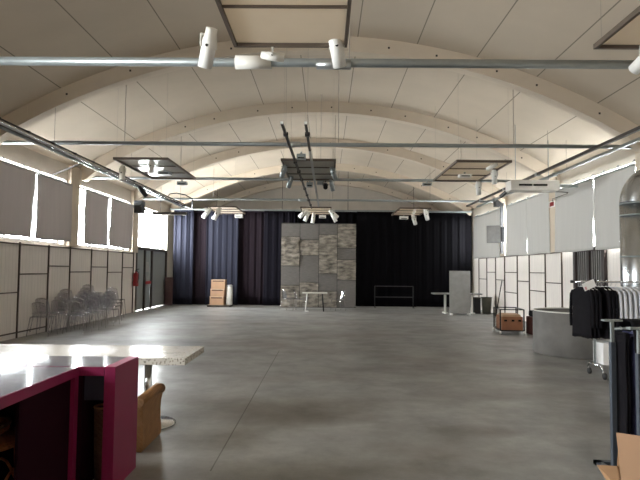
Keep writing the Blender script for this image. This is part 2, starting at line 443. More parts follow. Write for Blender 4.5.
# ------------------------------------------------------------------ steel grids on the walls
def wall_grid(x, s, posts, mids, ztop, label, extra):
    t = thing('wall_grid', label, 'wall grid', (0,0,0))
    xx = x + s*.05
    posts = [y*abs(xx/x) for y in posts]
    for y in posts: MB().box(xx-.016, xx+.016, y-.015, y+.015, 0, ztop+.03).build('post', M['gridsteel'], t)
    MB().box(xx-.018, xx+.018, posts[0], posts[-1], ztop-.028, ztop).build('top_rail', M['gridsteel'], t)
    for i, z in enumerate(mids):
        MB().box(xx-.016, xx+.016, posts[i]+.02, posts[i+1]-.02, z-.014, z+.014).build('rail', M['gridsteel'], t)
    for i, z in extra:
        MB().box(xx-.016, xx+.016, posts[i]+.02, posts[i+1]-.02, z-.014, z+.014).build('rail', M['gridsteel'], t)
wall_grid(XL, 1, [9.0,10.35,11.7,13.11,14.5,15.72,17.16,18.45,19.8,20.94], [1.5,1.67,1.06,1.48,1.68,1.52,1.67,1.5,1.66], 2.2,
          'brown steel hanging grid of posts and rails along the left wall', [(2,.13),(3,.13)])
wall_grid(XR, -1, [16.0,17.2,18.54,19.7,21.08,22.19,23.4,24.6], [1.33,1.62,1.33,1.62,1.33,1.62,1.33], 2.22,
          'brown steel hanging grid along the right wall behind the wheeled cage', [(0,.15),(3,.9),(1,1.05)])

# ------------------------------------------------------------------ tie tubes
def zr(y): return zarc(XC, DEP)
tl = ['nearest grey tie tube across the ceiling with two thick sleeves', 'second grey tie tube across the ceiling, counted from the camera',
      'third grey tie tube, just below the middle row of ceiling panels', 'fourth grey tie tube, farthest one seen before the curtains']
for i, y in enumerate((7.05, 11.75, 16.35, 21.2)):
    t = thing('tie_tube', tl[i], 'tie tube', (0, y, 4.3), 0, 'tie tubes across the vault')
    rr = .056 if i == 0 else .042
    MB().tube([(XL+.13, 0, 0), (XR-.13, 0, 0)], rr, 14).build('tube', M['steel'], t)
    for s, xw in ((1, XL), (-1, XR)):
        MB().lathe([(.09,0),(.09,.03)], M=Matrix.Translation((xw+s*.1, 0, 0)) @ Matrix.Rotation(s*PI/2, 4, 'Y'), seg=16).build('end_plate', M['galv'], t)
    if i == 0:
        MB().tube([(-1.18,0,0),(-.72,0,0)], .085, 16).build('sleeve', M['offwhite'], t); MB().tube([(-.14,-.02,-.03),(.3,-.02,-.03)], .062, 16).build('sleeve', M['galv'], t)
    else:
        MB().tube([(-.75-.1*i,0,0),(-.45-.1*i,0,0)], .06, 14).build('sleeve', M['galv'], t)
    for hx in ((.28,) if i == 0 else (.25, 3.95, -4.3)):
        MB().tube([(hx, 0, .03), (hx, 0, zarc(hx, DEP)-4.3+.05)], .008, 6).build('hanger', M['wire'], t)

# ------------------------------------------------------------------ suspended light panels with their spots
def light_panel(xa, ya, label, col_mat=None, yl=2.75, xw=1.24):
    t = thing('ceiling_panel', label, 'ceiling panel', (xa, ya, 4.1), 0, 'panels hung from the vault')
    f = MB(); w = .035
    f.box(0, xw, 0, w, -.02, .035).box(0, xw, yl-w, yl, -.02, .035).box(0, w, w, yl-w, -.02, .035).box(xw-w, xw, w, yl-w, -.02, .035)
    f.build('frame', M['panelframe'], t)
    b = MB()
    for q in (1, 2): b.box(w, xw-w, yl*q/3-.011, yl*q/3+.011, -.012, .012)
    b.build('batten', M['panelframe'], t)
    MB().box(w, xw-w, w, yl-w, .02, .03).build('sheet', col_mat or M['panel'], t)
    for (cx, cy) in ((.06,.06),(xw-.06,.06),(.06,yl-.06),(xw-.06,yl-.06)):
        MB().tube([(cx, cy, .04), (cx, cy, zarc(xa+cx)-4.1)], .0022, 5).build('cable', M['wire'], t)
    return t
cols = (('left', -4.80), ('middle', -1.025), ('right', 2.90)); rows = (('front', 3.27), ('middle', 12.42), ('back', 22.0))
PL = {('front','left'): None,
      ('front','middle'): 'large beige panel overhead at the top centre, nearest of all',
      ('front','right'): 'beige panel overhead in the top right corner of the photo',
      ('middle','left'): 'suspended panel shining with window light, above the left track',
      ('middle','middle'): 'suspended panel in the centre crossed by the black lighting track',
      ('middle','right'): 'suspended panel on the right with two white spots on its edge',
      ('back','left'): 'pale suspended panel in front of the navy curtain',
      ('back','middle'): 'suspended panel directly above the tall stone screen',
      ('back','right'): 'suspended panel in front of the black curtain, right of the screen'}
greysheet = sheet('grey_panel_sheet', srgb(178,176,168), .45, .4)
glossy = mat('shiny_panel_sheet', srgb(205,200,192), .14, .3, var=.03)
for rn, ya in rows:
    for cn, xa in cols:
        if PL[(rn, cn)]: light_panel(xa, ya, PL[(rn, cn)], glossy if (rn, cn) == ('middle', 'left') else greysheet if (rn, cn) == ('middle', 'middle') else None)

def spot(top, target, label, size=1.0, body='white', group=None, name='spotlight'):
    """a cylindrical spot on a short stem; top = where it hangs, target = where it points"""
    top = Vector(top); t = thing(name, label, 'spotlight', top, 0, group)
    c = Vector((0,0,-.13*size)); d = (Vector(target) - (top+c)).normalized()
    Q = d.to_track_quat('Z', 'Y').to_matrix().to_4x4(); Q.translation = c
    L_ = .17*size; r = .062*size
    MB().lathe([(r*.55,-L_*1.0),(r*.8,-L_*.98),(r*.86,-L_*.5),(r,-L_*.45),(r,L_),(r*.9,L_),(r*.86,L_*.86)], M=Q, seg=20).build('lamp_body', M[body], t); lb = t.children[0]
    MB().lathe([(r*.85,L_*.87),(r*.85,L_*.9)], M=Q, seg=20).build('lens', M['lens'], lb)
    y = MB(); sd = Q.to_3x3() @ Vector((1,0,0))
    for s in (-1, 1): y.bar(c+sd*s*r*1.12, Vector((0,0,-.02*size))+sd*s*r*1.12, .012*size, .03*size)
    y.bar(Vector((0,0,-.02*size))-sd*r*1.15, Vector((0,0,-.02*size))+sd*r*1.15, .03*size, .012*size)
    y.bar((0,0,-.02*size), (0,0,0), .04*size)
    y.build('yoke', M[body] if body != 'white' else M['offwhite'], t)
    MB().lathe([(.014*size,0),(.014*size,.008*size)], M=Matrix.Translation(c - Vector((0, r*1.02, 0))) @ Matrix.Rotation(PI/2, 4, 'X'), seg=10).build('knob', M['lens'], [c_ for c_ in t.children if c_.name.startswith('yoke')][0])
    return t
def ballast(top, label, sx=.24, sy=.16, sz=.07, m='white'):
    t = thing('ballast_box', label, 'box', top)
    MB().box(-sx/2, sx/2, -sy/2, sy/2, -sz-.06, -.06).build('housing', M[m], t, bevel=.008); hs = t.children[0]
    MB().box(-.02, .02, -.02, .02, -.06, 0).build('stem', M['steel'], t)
    MB().box(-sx*.35, sx*.35, -sy/2-.004, -sy/2, -sz-.045, -sz-.02).build('vent', M['lens'], hs)
    return t
Zp = 4.07
spot((-1.30, 5.98, Zp+.15), (-1.55, 6.4, 3.2), 'large white spot at the far left corner of the nearest overhead panel', 1.25)
spot((.10, 5.98, Zp+.15), (.30, 6.5, 3.2), 'large white spot at the far right corner of the nearest overhead panel', 1.2)
spot((-.60, 6.0, Zp), (.6, 6.1, 3.85), 'white spot lying level, centred on the nearest panel far edge', .75)
spot((3.46, 6.0, Zp+.06), (3.0, 7.5, 3.2), 'white spot at the photo right edge under the corner panel', 1.1)
# left middle panel
spot((-3.95, 12.5, Zp), (-3.95, 12.5, 2), 'small pale spot under the shiny left panel', .9, 'offwhite')
ballast((-4.05, 13.9, Zp+.05), 'pale box under the middle of the shiny left panel', .3, .22, .07, 'steel')
ballast((-3.92, 15.1, Zp), 'dark grey box at the far edge of the shiny left panel', .26, .16, .1, 'steel')
# centre panel
for p, q, lab, b_ in (((-1.0,13.0,Zp),(-1.6,14,2.6),'grey spot at the left corner of the centre panel','steel'),
                      ((-.95,14.6,Zp),(-1.5,15.4,2.5),'grey spot at the far left corner of the centre panel','steel'),
                      ((.17,13.2,Zp),(.7,14,2.6),'grey spot on the right edge of the centre panel','steel'),
                      ((.15,15.1,Zp),(.5,15.9,2.5),'grey spot at the far right corner of the centre panel','steel')):
    spot(p, q, lab, .95, b_)
spot((-.02, 15.15, Zp), (-.02, 14, 3.4), 'black spot under the far edge of the centre panel', 1.0, 'blackmetal')
ballast((-.56, 12.35, Zp+.2), 'grey box on the near edge of the centre panel', .2, .2, .12, 'steel')
ballast((-.45, 15.1, Zp), 'grey box under the far edge of the centre panel', .17, .2, .12, 'steel')
# right panel
spot((4.10, 13.6, Zp+.04), (4.3, 14.2, 3.0), 'white spot on the right edge of the right panel, outer one', 1.1)
spot((2.9+1.22, 15.1, Zp-.02), (4.3, 15.6, 3.0), 'white spot at the far corner of the right panel, inner one', 1.1)
ballast((3.45, 13.9, Zp+.05), 'white box under the middle of the right panel', .3, .2, .08)
spot((3.75, 12.6, Zp+.05), (3.0, 13.5, 3.6), 'pale spot near the front edge of the right panel', .8, 'offwhite')
ballast((2.9, 16.05, 4.24), 'small grey box under the third tie tube on the right', .26, .16, .08, 'steel')
# back row
spot((-4.95+.2, 22.2, Zp), (-5.3, 22.5, 3.3), 'white spot at the left end of the panel before the navy curtain', 1.5)
spot((-4.36, 22.3, Zp), (-4.9, 22.4, 2.9), 'white spot with bent neck under the panel before the navy curtain', 1.6)
ballast((-3.78, 24.2, Zp), 'white box under the panel before the navy curtain', .34, .22, .14)
for p, q, lab in (((-.9,22.3,Zp),(-1.6,22.6,3.3),'upper left white spot over the stone screen'), ((-.80,23.4,Zp),(-1.2,23.6,3.0),'lower left white spot over the stone screen'),
                  ((-.55,24.2,Zp),(-.7,24.1,3.0),'small white spot in the middle above the stone screen'), ((.3,22.4,Zp),(.9,22.7,3.4),'upper right white spot over the stone screen'),
                  ((.32,23.6,Zp),(.8,23.8,3.0),'lower right white spot over the stone screen')):
    spot(p, q, lab, 1.35)
ballast((-.15, 24.2, Zp), 'white box in the middle above the stone screen', .3, .2, .12)
spot((3.98, 22.2, Zp), (4.25, 22.6, 3.2), 'right white spot of the pair before the black curtain', 1.4)
spot((3.86, 24.5, Zp), (4.15, 24.9, 3.2), 'left white spot of the pair before the black curtain', 1.4)
ballast((3.4, 24.4, Zp), 'white box under the panel before the black curtain', .36, .22, .12)
spot((3.5, 22.2, Zp), (3.2, 22.3, 3.2), 'pale spot under the middle of the panel before the black curtain', .8, 'offwhite')

# pair of lighting tracks up the middle
for xa, xb, y1, lab in ((-.72, -.55, 21.3, 'long black lighting track up the centre, left of the pair'), (-.34, -.27, 20.6, 'centre lighting track on the right of the pair, pale beyond its dark near end')):
    t = thing('lighting_track', lab, 'lighting track', (0,0,0))
    y0 = 8.85; z = 3.99; right = xa > -.5
    f = lambda y: xa + (xb-xa)*(y-y0)/(21.3-y0)
    ym = 10.9 if right else y1
    MB().bar((f(y0), y0, z), (f(ym), ym, z), .045, .035).build('rail', M['darksteel'], t)
    if right: MB().bar((f(ym), ym, z), (f(y1), y1, z), .05, .035).build('pale_rail', M['galv'], t)
    MB().bar((f(y0-.04), y0-.04, z), (f(y0), y0, z), .047, .037).build('end_cap', M['white'], t)
    for yy in (9.6, 12.1, 13.3, 14.5, 16.1, 17.5, 18.8, 20.2):
        if yy < y1 and not (right and yy > 11): MB().box(f(yy)-.04, f(yy)+.04, yy-.05, yy+.05, z-.03, z+.03).build('clamp', M['blackmetal'], t)
        if yy in (9.6, 16.1, 20.2): MB().tube([(f(yy), yy, z), (f(yy), yy, zarc(f(yy)))], .003, 5).build('cable', M['wire'], t)
# galvanised riser by the centre panel
t = thing('ceiling_drop_tube', 'pale metal drop tube beside the short centre track', 'conduit', (-.16, 15.4, 0))
MB().tube([(0,0,4.13),(0,0,4.62)], .05, 12).build('tube', M['galv'], t); MB().tube([(0,0,4.62),(0,0,zarc(-.16))], .006, 6).build('hanger', M['wire'], t); MB().box(-.09,.09,-.07,.07,4.0,4.16).build('junction_box', M['steel'], t)

# track bundle along the left wall
t = thing('cable_tray', 'bundle of steel tracks and bright pipes running high along the left wall', 'cable tray', (0,0,0))
ya, yb, zt = 4.0, 22.2, 4.15
def xt(y): return -5.68
for dx, dz, r_, mm, nm in ((.13,-.05,.036,'chrome','pipe'), (0,-.075,.024,'galv','pipe'), (-.17,.0,.034,'chrome','pipe')):
    MB().tube([(xt(0)+dx, ya, zt+dz), (xt(0)+dx, yb, zt+dz)], r_, 10).build(nm, M[mm], t)
for dx in (-.07, .06): MB().box(xt(0)+dx-.02, xt(0)+dx+.02, ya, yb, zt-.05, zt+.05).build('tray_side', M['darksteel'], t)
for q in range(19):
    y = ya + .4 + q*.97; MB().box(xt(0)-.2, xt(0)+.17, y-.03, y+.03, zt-.02, zt+.02).build('rung', M['blackmetal'], t)
for y in (6.9, 11.5, 16.1, 20.7): MB().tube([(xt(0), y, zt), (xt(0), y, zarc(xt(0), 0))], .006, 6).build('hanger', M['wire'], t)
MB().bar((-5.68,12.9,4.1), (-6.9,13.9,3.95), .03).build('stay', M['darksteel'], t)
# right hand steel tracks
for xx, ya_, yb_, z_, lab in ((5.52, 3.0, 21.9, 4.2, 'dark steel track high along the right side, inner one'), (5.98, 3.0, 22.1, 4.2, 'dark steel track high along the right side, nearer the wall')):
    t = thing('steel_track', lab, 'lighting track', (0,0,0))
    MB().box(xx-.035, xx+.035, ya_, yb_, z_-.03, z_+.03).build('rail', M['darksteel'] if xx < 5.7 else M['steel'], t)
    for y in (5.2, 9.3, 13.9, 18.5): MB().tube([(xx, y, z_), (xx, y, zarc(xx))], .005, 6).build('hanger', M['wire'], t)
    for y in (6.2, 8.7, 14.6, 17.3, 19.9): MB().box(xx-.05, xx+.05, y-.06, y+.06, z_-.045, z_+.04).build('clamp', M['steel'], t)

# left fixtures around the track
spot((-5.38, 14.6, 4.30), (-5.35, 14.3, 2.5), 'pale grey spot clamped on the left track bundle', 1.2, 'offwhite')
spot((-5.40, 16.3, 4.05), (-4.9, 17.0, 3.1), 'black spot hanging below the left track bundle', 1.1, 'blackmetal')
t = thing('wall_mounted_loudspeaker', 'dark grey loudspeaker on the left wall beside the bright doorway window', 'loudspeaker', (-7.1, 20.5, 3.9))
MB().box(.06, .38, -.16, .16, -.24, .22).build('cabinet', mat('speaker_grey', srgb(66,68,72), .6), t, bevel=.02)
MB().box(.08, .36, -.172, -.16, -.2, .18).build('grille', M['blackmetal'], t.children[0])
MB().bar((-.0, 0, 0), (.1, 0, 0), .06).build('bracket', M['blackmetal'], t)
t = thing('cable_loop', 'looped black cable hanging off the far end of the left tracks', 'cable', (0,0,0))
MB().tube([(-5.47,19.2,4.14),(-5.4,19.2,4.22),(-5.2,19.3,4.26),(-4.95,19.5,4.23),(-4.75,19.7,4.12),(-4.85,20.2,3.96),(-5.1,21.2,3.92),(-5.47,21.6,4.06)], .022, 8).build('upper_cable', M['blackmetal'], t)
t = thing('hanging_strip_lamp', 'dark strip lamp hung crosswise above the bright doorway window', 'lamp', (-5.9, 21.0, 3.72))
MB().box(-.65, .65, -.06, .06, -.05, .05).build('housing', M['darksteel'], t, bevel=.01)
MB().box(-.6, .6, -.05, .05, -.06, -.05).build('diffuser', M['offwhite'], t)
for xx in (-.35, .4): MB().tube([(xx,0,.05),(xx,0,zarc(-5.9+xx)-3.72)], .006, 5).build('cable', M['darksteel'], t)

# ------------------------------------------------------------------ right side fixtures
t = thing('air_conditioner', 'long white air conditioner with dark slot, high on the right', 'air conditioner', (4.70, 14.2, 3.72))
MB().box(0, 1.24, 0, .45, 0, .27).build('casing', M['offwhite'], t, bevel=.02)
MB().box(.20, .53, -.012, 0, .115, .16).build('air_slot', M['lens'], t); MB().box(.57, .92, -.012, 0, .115, .16).build('air_slot', M['lens'], t)
MB().bar((1.24,.2,.15), (1.78,.2,.15), .08).build('bracket', M['steel'], t)
for xx in (.2, 1.05): MB().tube([(xx,.25,.27),(xx,.25,zarc(4.70+xx)-3.72)], .01, 6).build('hanger', M['steel'], t)
MB().bar((.02,.45,.02), (-.05,.7,-.08), .07).build('pipe_end', M['blackmetal'], t)
t = thing('rod_bracket', 'thin dark looped rod sticking out right of the air conditioner', 'bracket', (0,0,0))
MB().tube([(6.6,16.32,3.72),(6.44,15.9,3.73),(6.45,14.95,3.75),(6.38,14.78,3.755),(6.2,14.8,3.77),(5.85,14.95,3.8),(5.7,15.3,3.86)], .012, 8).build('rod', M['darksteel'], t)
t = thing('wall_sign', 'small red sign on the right pilaster under the air conditioner', 'sign', (XR-.105, 16.35, 3.62))
MB().box(-.01, .005, -.2, .2, -.08, .10).build('board', M['paper'], t); MB().box(-.014, -.01, -.14, .14, -.05, .07).build('red_field', M['red'], t.children[0])
t = thing('television', 'small flat television on a pole bracket on the right wall', 'television', (XR-.21, 20.72, 3.02))
MB().box(-.05, .05, -.03, .03, -.72, 1.05).build('pole', M['blackmetal'], t)
Q = Matrix.Translation((-.30, -.05, 0)) @ Matrix.Rotation(-.5, 4, 'Z')
sc_ = MB().box(-.26, .26, -.03, .03, -.32, .32, Q).build('screen_case', mat('tv_grey', srgb(120,118,116), .35), t)
MB().box(-.24, .24, -.036, -.03, -.29, .29, Q).build('screen', mat('tv_screen', srgb(128,126,122), .25), sc_)
MB().box(-.10, .055, -.22, -.03, -.28, .26).build('mount', M['blackmetal'], t)
t = thing('wall_box', 'black box at the top of the television pole on the right wall', 'box', (XR-.14, 20.84, 4.2))
MB().box(-.3, .02, -.12, .12, -.14, .14).build('case', M['blackmetal'], t, bevel=.01); MB().lathe([(.04,0),(.03,-.05)], c=(-.1,-.05,-.14), seg=12).build('lamp', M['white'], t)
# shiny round duct
t = thing('ventilation_duct', 'big shiny round metal duct rising along the right edge', 'duct', (5.85, 10.5, 0))
r_ = .32; zc = 2.95; br = .43
MB().lathe([(r_,0),(r_,zc)], seg=40).build('riser', M['duct'], t)
MB().tube([(br-br*math.cos(a), 0, zc+br*math.sin(a)) for a in [PI/2*i/12 for i in range(13)]], r_, 40, cap=False).build('elbow', M['duct'], t)
MB().tube([(br,0,zc+br),(.84,0,zc+br)], r_, 40).build('run', M['duct'], t)
for z in (.8, 1.95, 2.72, 2.94): MB().lathe([(r_+.003,-.015),(r_+.01,0),(r_+.003,.015)], c=(0,0,z), seg=40).build('seam', M['steel'], t)

# ------------------------------------------------------------------ curtains
def curtain(xa, xb, m, label, amp, wl, y=25.4, z0=.03, seed=0):
    rnd = random.Random(seed); p = [rnd.uniform(0,6) for _ in range(4)]
    W = xb-xa
    def fn(u, v):
        x = xa + W*u; q = x*2*PI/wl
        a = amp*(.65+.35*math.sin(x*2.1+p[0])) * (.8+.2*math.sin(v*2+p[1]))
        return (x, y + a*math.sin(q+p[3]+.5*math.sin(x*1.7)) + .4*a*math.sin(2.3*q+p[1]), z0 + (4.26-z0)*v)
    t = thing('stage_curtain', label, 'curtain', (0,0,0), 0, 'curtains closing the end of the hall')
    MB().grid(fn, max(24, int(W*40)), 10).build('cloth', m, t, solid=.006)
    MB().box(xa+.004, xb-.004, y-.03, y+.03, 4.24, 4.298).build('heading', m, t)
CF, CB = 25.30, 25.49
curtain(-6.9, -6.00, M['navy'], 'navy folded curtain at the far left by the bright window', .045, .28, CF, seed=1)
curtain(-6.05, -5.37, M['plum'], 'narrow flat plum curtain between two navy ones', .012, .3, CB, seed=2)
curtain(-5.41, -3.95, M['navy'], 'wide navy curtain behind the stack of cardboard boxes', .045, .29, CF, seed=3)
curtain(-4.0, -2.75, M['plum'], 'flat plum curtain right of the box stack', .018, .35, CB, seed=4)
curtain(-2.8, -1.40, mat('dark_navy_curtain', srgb(20,18,25), .85, spec=.08), 'dark curtain at the left edge of the stone screen', .04, .32, CF, seed=5)
curtain(-1.45, 1.45, M['black'], 'black curtain behind the stone screen', .03, .35, CB, seed=6)
curtain(1.40, 4.1, M['black'], 'black curtain behind the low rack, right of the screen', .02, .4, CF, seed=7)
curtain(4.05, 6.64, M['black'], 'black curtain at the right end by the white wall', .02, .38, CB, seed=8)
t = thing('curtain_bar', 'grey bar carrying the curtains across the end of the hall', 'bar', (0,0,0))
MB().box(XL+.1, XR-.1, 25.22, 25.56, 4.30, 4.36).build('bar', M['steel'], t)
for xx in (-5, -2, 1, 4): MB().tube([(xx, 25.4, 4.36), (xx, 25.55, zarc(xx, DEP)+.05)], .01, 6).build('hanger', M['darksteel'], t)

# ------------------------------------------------------------------ tall stone screen
ys = 24.55
t = thing('stone_screen', 'tall screen of rough and smooth grey stone panels before the curtains', 'screen', (0, ys, 0))
MB().box(-1.95, 1.33, .05, .22, 0, 3.70).build('backing', M['stone_frame'], t)
xs = [-1.955, -1.135, -.30, .51, 1.335]
def zy(y): return max(0.0, 1.65 + (269.9-y)/560*(ys-.05))
Y = lambda c: 210 + c/4
colz = [[(55,107,0),(107,225,1),(225,303,0),(303,396,1)], [(55,120,0),(120,183,1),(183,290,0),(290,396,1)], [(55,98,0),(98,180,1),(180,255,1),(255,325,0),(325,396,1)], [(55,152,1),(152,198,0),(198,280,1),(280,396,0)]]
def rough_panel(x0, x1, z0, z1, seed):
    rnd = random.Random(seed); m = MB(); z = z0
    while z < z1-.005:
        h = min(rnd.uniform(.045,.11), z1-z); x = x0
        while x < x1-.005:
            w = min(rnd.uniform(.1,.34), x1-x); m.box(x, x+w, -rnd.uniform(0,.07), .05, z, z+h); x += w
        z += h
    return m
sd = 0
for i, cz in enumerate(colz):
    for (ca, cb, rough) in cz:
        sd += 1; z1, z0 = zy(Y(ca)), zy(Y(cb)); x0, x1 = xs[i]+.012, xs[i+1]-.012
        if cb == 396: z0 = .01
        z0 += .012; z1 -= .012
        if rough: rough_panel(x0, x1, z0, z1, sd).build('rough_panel', M['stone_rough'], t)
        else: MB().box(x0, x1, .0, .05, z0, z1).build('smooth_panel', M['stone_smooth'], t)

# ------------------------------------------------------------------ clear chairs and small table at the screen
def make_ghost(label, group):
    t = thing('clear_chair', label, 'chair', (0,0,0), 0, group)
    MB().grid(lambda u, v: (-.19+.38*u, -.21+.40*v, .45 - .02*math.sin(PI*u)*math.sin(PI*v)), 6, 6).build('seat', M['plastic'], t, solid=.012)
    def back(u, v):
        a = (u-.5)*2; w = .185 - .03*v*abs(a)
        return (a*w, .20 + .10*v - .05*a*a, .455 + .37*v - .05*a*a*v)
    MB().grid(back, 10, 8).build('backrest', M['plastic'], t, solid=.010)
    for sx in (-1, 1):
        MB().tube([(sx*.221,-.18,.46),(sx*.262,-.215,0)], [.013,.011], 8).build('leg', M['plastic'], t)
        MB().tube([(sx*.221,.17,.46),(sx*.262,.245,0)], [.013,.011], 8).build('leg', M['plastic'], t)
        MB().bar((sx*.200,-.18,.45),(sx*.200,.17,.45), .014, .03).build('side_rail', M['plastic'], t)
    return t
gc = make_ghost('clear plastic chair right of the small table at the stone screen', 'clear plastic chairs at the small table')
gc.location = (.52, 23.0, 0); gc.rotation_euler = (0,0,-1.2)
dup(gc, 'clear plastic chair at far left before the stone screen', (-1.52, 23.2, 0), (0,0,2.2))
dup(gc, 'clear plastic chair next to the table on its left side', (-1.02, 22.95, 0), (0,0,1.4))
t = thing('side_table', 'small square table before the stone screen between clear chairs', 'table', (-.42, 22.6, 0))
MB().box(-.5,.5,-.35,.35,.70,.735).build('tabletop', mat('pale_table_top', srgb(206,202,194), .4), t, bevel=.006)
for sx, sy in ((-1,-1),(1,-1),(1,1),(-1,1)):
    MB().tube([(sx*.30, sy*.25, .70), (sx*.36, sy*.29, 0)], .026, 8).build('leg', M['white'] if (sx, sy) == (-1,-1) else M['blackmetal'], t)
t = thing('paper_scrap', 'tiny white scrap on the floor before the small table', 'scrap')
t.location = (-.72, 22.2, 0); MB().box(-.06,.06,-.05,.05,0,.03).build('scrap', M['paper'], t)

# heap of clear stacking chairs by the left wall
gname = 'clear plastic chairs heaped along the left wall'; glab = 'clear plastic stacking chair in the shiny heap along the left wall'
first = None
heap = [(-6.84,13.6,2,3.14),(-6.84,14.55,4,3.14),(-6.84,15.75,5,3.14),(-6.84,17.1,2,3.14),(-6.26,14.2,2,3.14),(-6.26,15.15,3,3.14),(-6.26,16.2,4,3.14)]
for hx, hy, cnt, rz in heap:
    for kk in range(cnt):
        loc = (hx, hy + kk*.155, kk*.085)
        if first is None:
            first = make_ghost(glab, gname); o = first; o.location = loc; o.rotation_euler = (0,0,rz)
        else: o = dup(first, glab, loc, (0,0,rz))

# ------------------------------------------------------------------ box stack, bin, rack, board, far table
t = thing('pallet', 'low dark pallet under the box stack before the navy curtain', 'pallet', (-4.62, 24.7, 0))
p = MB()
for yy in (-.32, 0, .32): p.box(-.5,.5,yy-.05,yy+.05,0,.06)
p.build('skid', M['darksteel'], t); MB().box(-.52,.52,-.38,.38,.06,.085).build('deck', mat('worn_wood', srgb(96,84,72), .8), t)
zz = .085; labs = ['bottom cardboard box of the stack on the pallet', 'middle cardboard box of the stack on the pallet', 'top cardboard box of the stack on the pallet']
for i, h in enumerate((.36,.33,.40)):
    t = thing('cardboard_box', labs[i], 'box', (-4.70+.02*(i-1), 24.66, zz), .04*(i-1))
    MB().box(-.30,.30,-.24,.24,0,h-.03).build('carton', M['card'], t, bevel=.006)
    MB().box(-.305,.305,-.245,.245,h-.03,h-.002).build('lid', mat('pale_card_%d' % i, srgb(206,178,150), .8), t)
    MB().box(-.24,.24,-.246,-.235,h-.085,h-.032).build('dark_slot', mat('slot_brown_%d' % i, srgb(92,64,50), .8), t)
    zz += h
t = thing('white_drum', 'white drum standing on the pallet right of the boxes', 'drum', (-4.21, 24.64, .085))
MB().lathe([(.13,0),(.14,.03),(.14,.3),(.145,.31),(.14,.33),(.14,.82),(.12,.86),(.05,.88)], seg=24).build('body', M['white'], t); MB().lathe([(.146,.80),(.146,.84)], seg=24).build('lid_ring', M['steel'], t)
t = thing('low_rack', 'low black rack with two grey rails before the black curtain', 'rack', (0, 24.95, 0))
for x in (2.2, 3.9):
    MB().box(x-.02,x+.02,-.02,.02,0,.96).build('post', M['blackmetal'], t); MB().box(x-.02,x+.02,-.2,.2,0,.03).build('foot', M['blackmetal'], t)
for z in (.95, .47): MB().box(2.2,3.9,-.03,.03,z-.02,z+.02).build('rail', mat('worn_grey_rail%d' % int(z*100), srgb(38,36,40), .6), t)
t = thing('work_table', 'white legged table standing behind the grey board', 'table', (0, 22.0, 0))
MB().box(4.20, 6.05, -.3, .35, .74, .79).build('tabletop', M['greyboard'], t, bevel=.005)
for x in (4.68, 5.72):
    MB().box(x-.04,x+.04,-.03,.03,.05,.74).build('leg', M['white'], t); MB().box(x-.05,x+.05,-.3,.3,0,.05).build('foot', M['white'], t)
t = thing('grey_board', 'upright grey board on feet in front of the white legged table', 'board', (5.10, 21.35, 0))
MB().box(-.39,.39,-.03,.03,.06,1.66).build('panel', M['greyboard'], t, bevel=.004)
for x in (-.33,.33): MB().box(x-.03,x+.03,-.14,.14,0,.06).build('foot', M['white'], t)
t = thing('waste_bin', 'grey tapered bin right of the white legged table', 'bin', (6.32, 22.1, 0))
MB().lathe([(.16,0),(.2,.62),(.21,.64),(.19,.64),(.15,.05)], seg=24).build('bucket', mat('bin_grey', srgb(106,104,92), .6), t); MB().tube([(.21*math.cos(a), .21*math.sin(a), .63) for a in [2*PI*i/24 for i in range(24)]], .012, 6, closed=True).build('rim', M['blackmetal'], t)
t = thing('dark_block', 'dark lidded block under the right end of the white legged table', 'crate', (5.92, 22.15, 0))  # plain dark block with a thin lid, standing below the tabletop
MB().box(-.1,.14,-.18,.18,0,.6).build('body', M['blackmetal'], t, bevel=.01); MB().box(-.11,.15,-.19,.19,.6,.63).build('lid', M['darksteel'], t)
t = thing('leaning_pole', 'thin dark pole leaning against the right wall grid', 'pole', (0,0,0))
MB().tube([(6.25,20.7,.012),(6.63,21.15,1.3)], .018, 8).build('shaft', M['darksteel'], t); MB().tube([(6.25,20.7,.004),(6.26,20.715,.05)], .024, 8).build('rubber_tip', M['rubber'], t)

# wheeled cage with a brown crate
t = thing('wheeled_cage', 'dark wire cage on wheels left of the concrete cylinder', 'cage', (4.98, 15.35, .0), -.12)
w, dpt = .30, .48
for sx in (-1,1):
    for sy in (-1,1):
        MB().box(sx*w-.014,sx*w+.014,sy*dpt-.014,sy*dpt+.014,.09,.66).build('post', M['blackmetal'], t)
        MB().lathe([(.02,-.02),(.045,-.016),(.045,.016),(.02,.02)], M=Matrix.Translation((sx*w, sy*dpt, .045)) @ Matrix.Rotation(PI/2, 4, 'Y'), seg=14).build('wheel', M['offwhite'], t)
for z in (.65, .10):
    for sx in (-1,1): MB().box(sx*w-.012,sx*w+.012,-dpt,dpt,z-.012,z+.012).build('rail', M['blackmetal'], t)
    for sy in (-1,1): MB().box(-w,w,sy*dpt-.012,sy*dpt+.012,z-.012,z+.012).build('rail', M['blackmetal'], t)
wm = MB()
for q in range(1, 8):
    wm.box(-w-.003,-w+.003,-dpt+q*.12-.003,-dpt+q*.12+.003,.1,.65)
wm.build('side_wires', M['blackmetal'], t)
MB().box(-w,w,-dpt,dpt,.085,.095).build('base_sheet', M['darksteel'], t)
t = thing('brown_crate', 'brown crate with three dark hand holes inside the wheeled cage', 'crate', (4.98, 15.28, .097), -.12)
MB().box(-.27,.27,-.38,-.36,0,.36).box(-.27,.27,.36,.38,0,.36).box(-.27,-.25,-.36,.36,0,.36).box(.25,.27,-.36,.36,0,.36).box(-.27,.27,-.38,.38,0,.02).build('body', M['cratebrown'], t)
h = MB()
for x in (-.17, .02, .19): h.box(x-.035, x+.035, -.386, -.38, .24, .285)
h.build('hand_holes', M['lens'], t.children[0])
MB().box(-.24,.24,-.3,.3,.3,.42).build('contents', M['card'], t, bevel=.03)
t = thing('reddish_case', 'dark reddish case between the wheeled cage and concrete cylinder', 'case', (5.62, 15.0, 0))
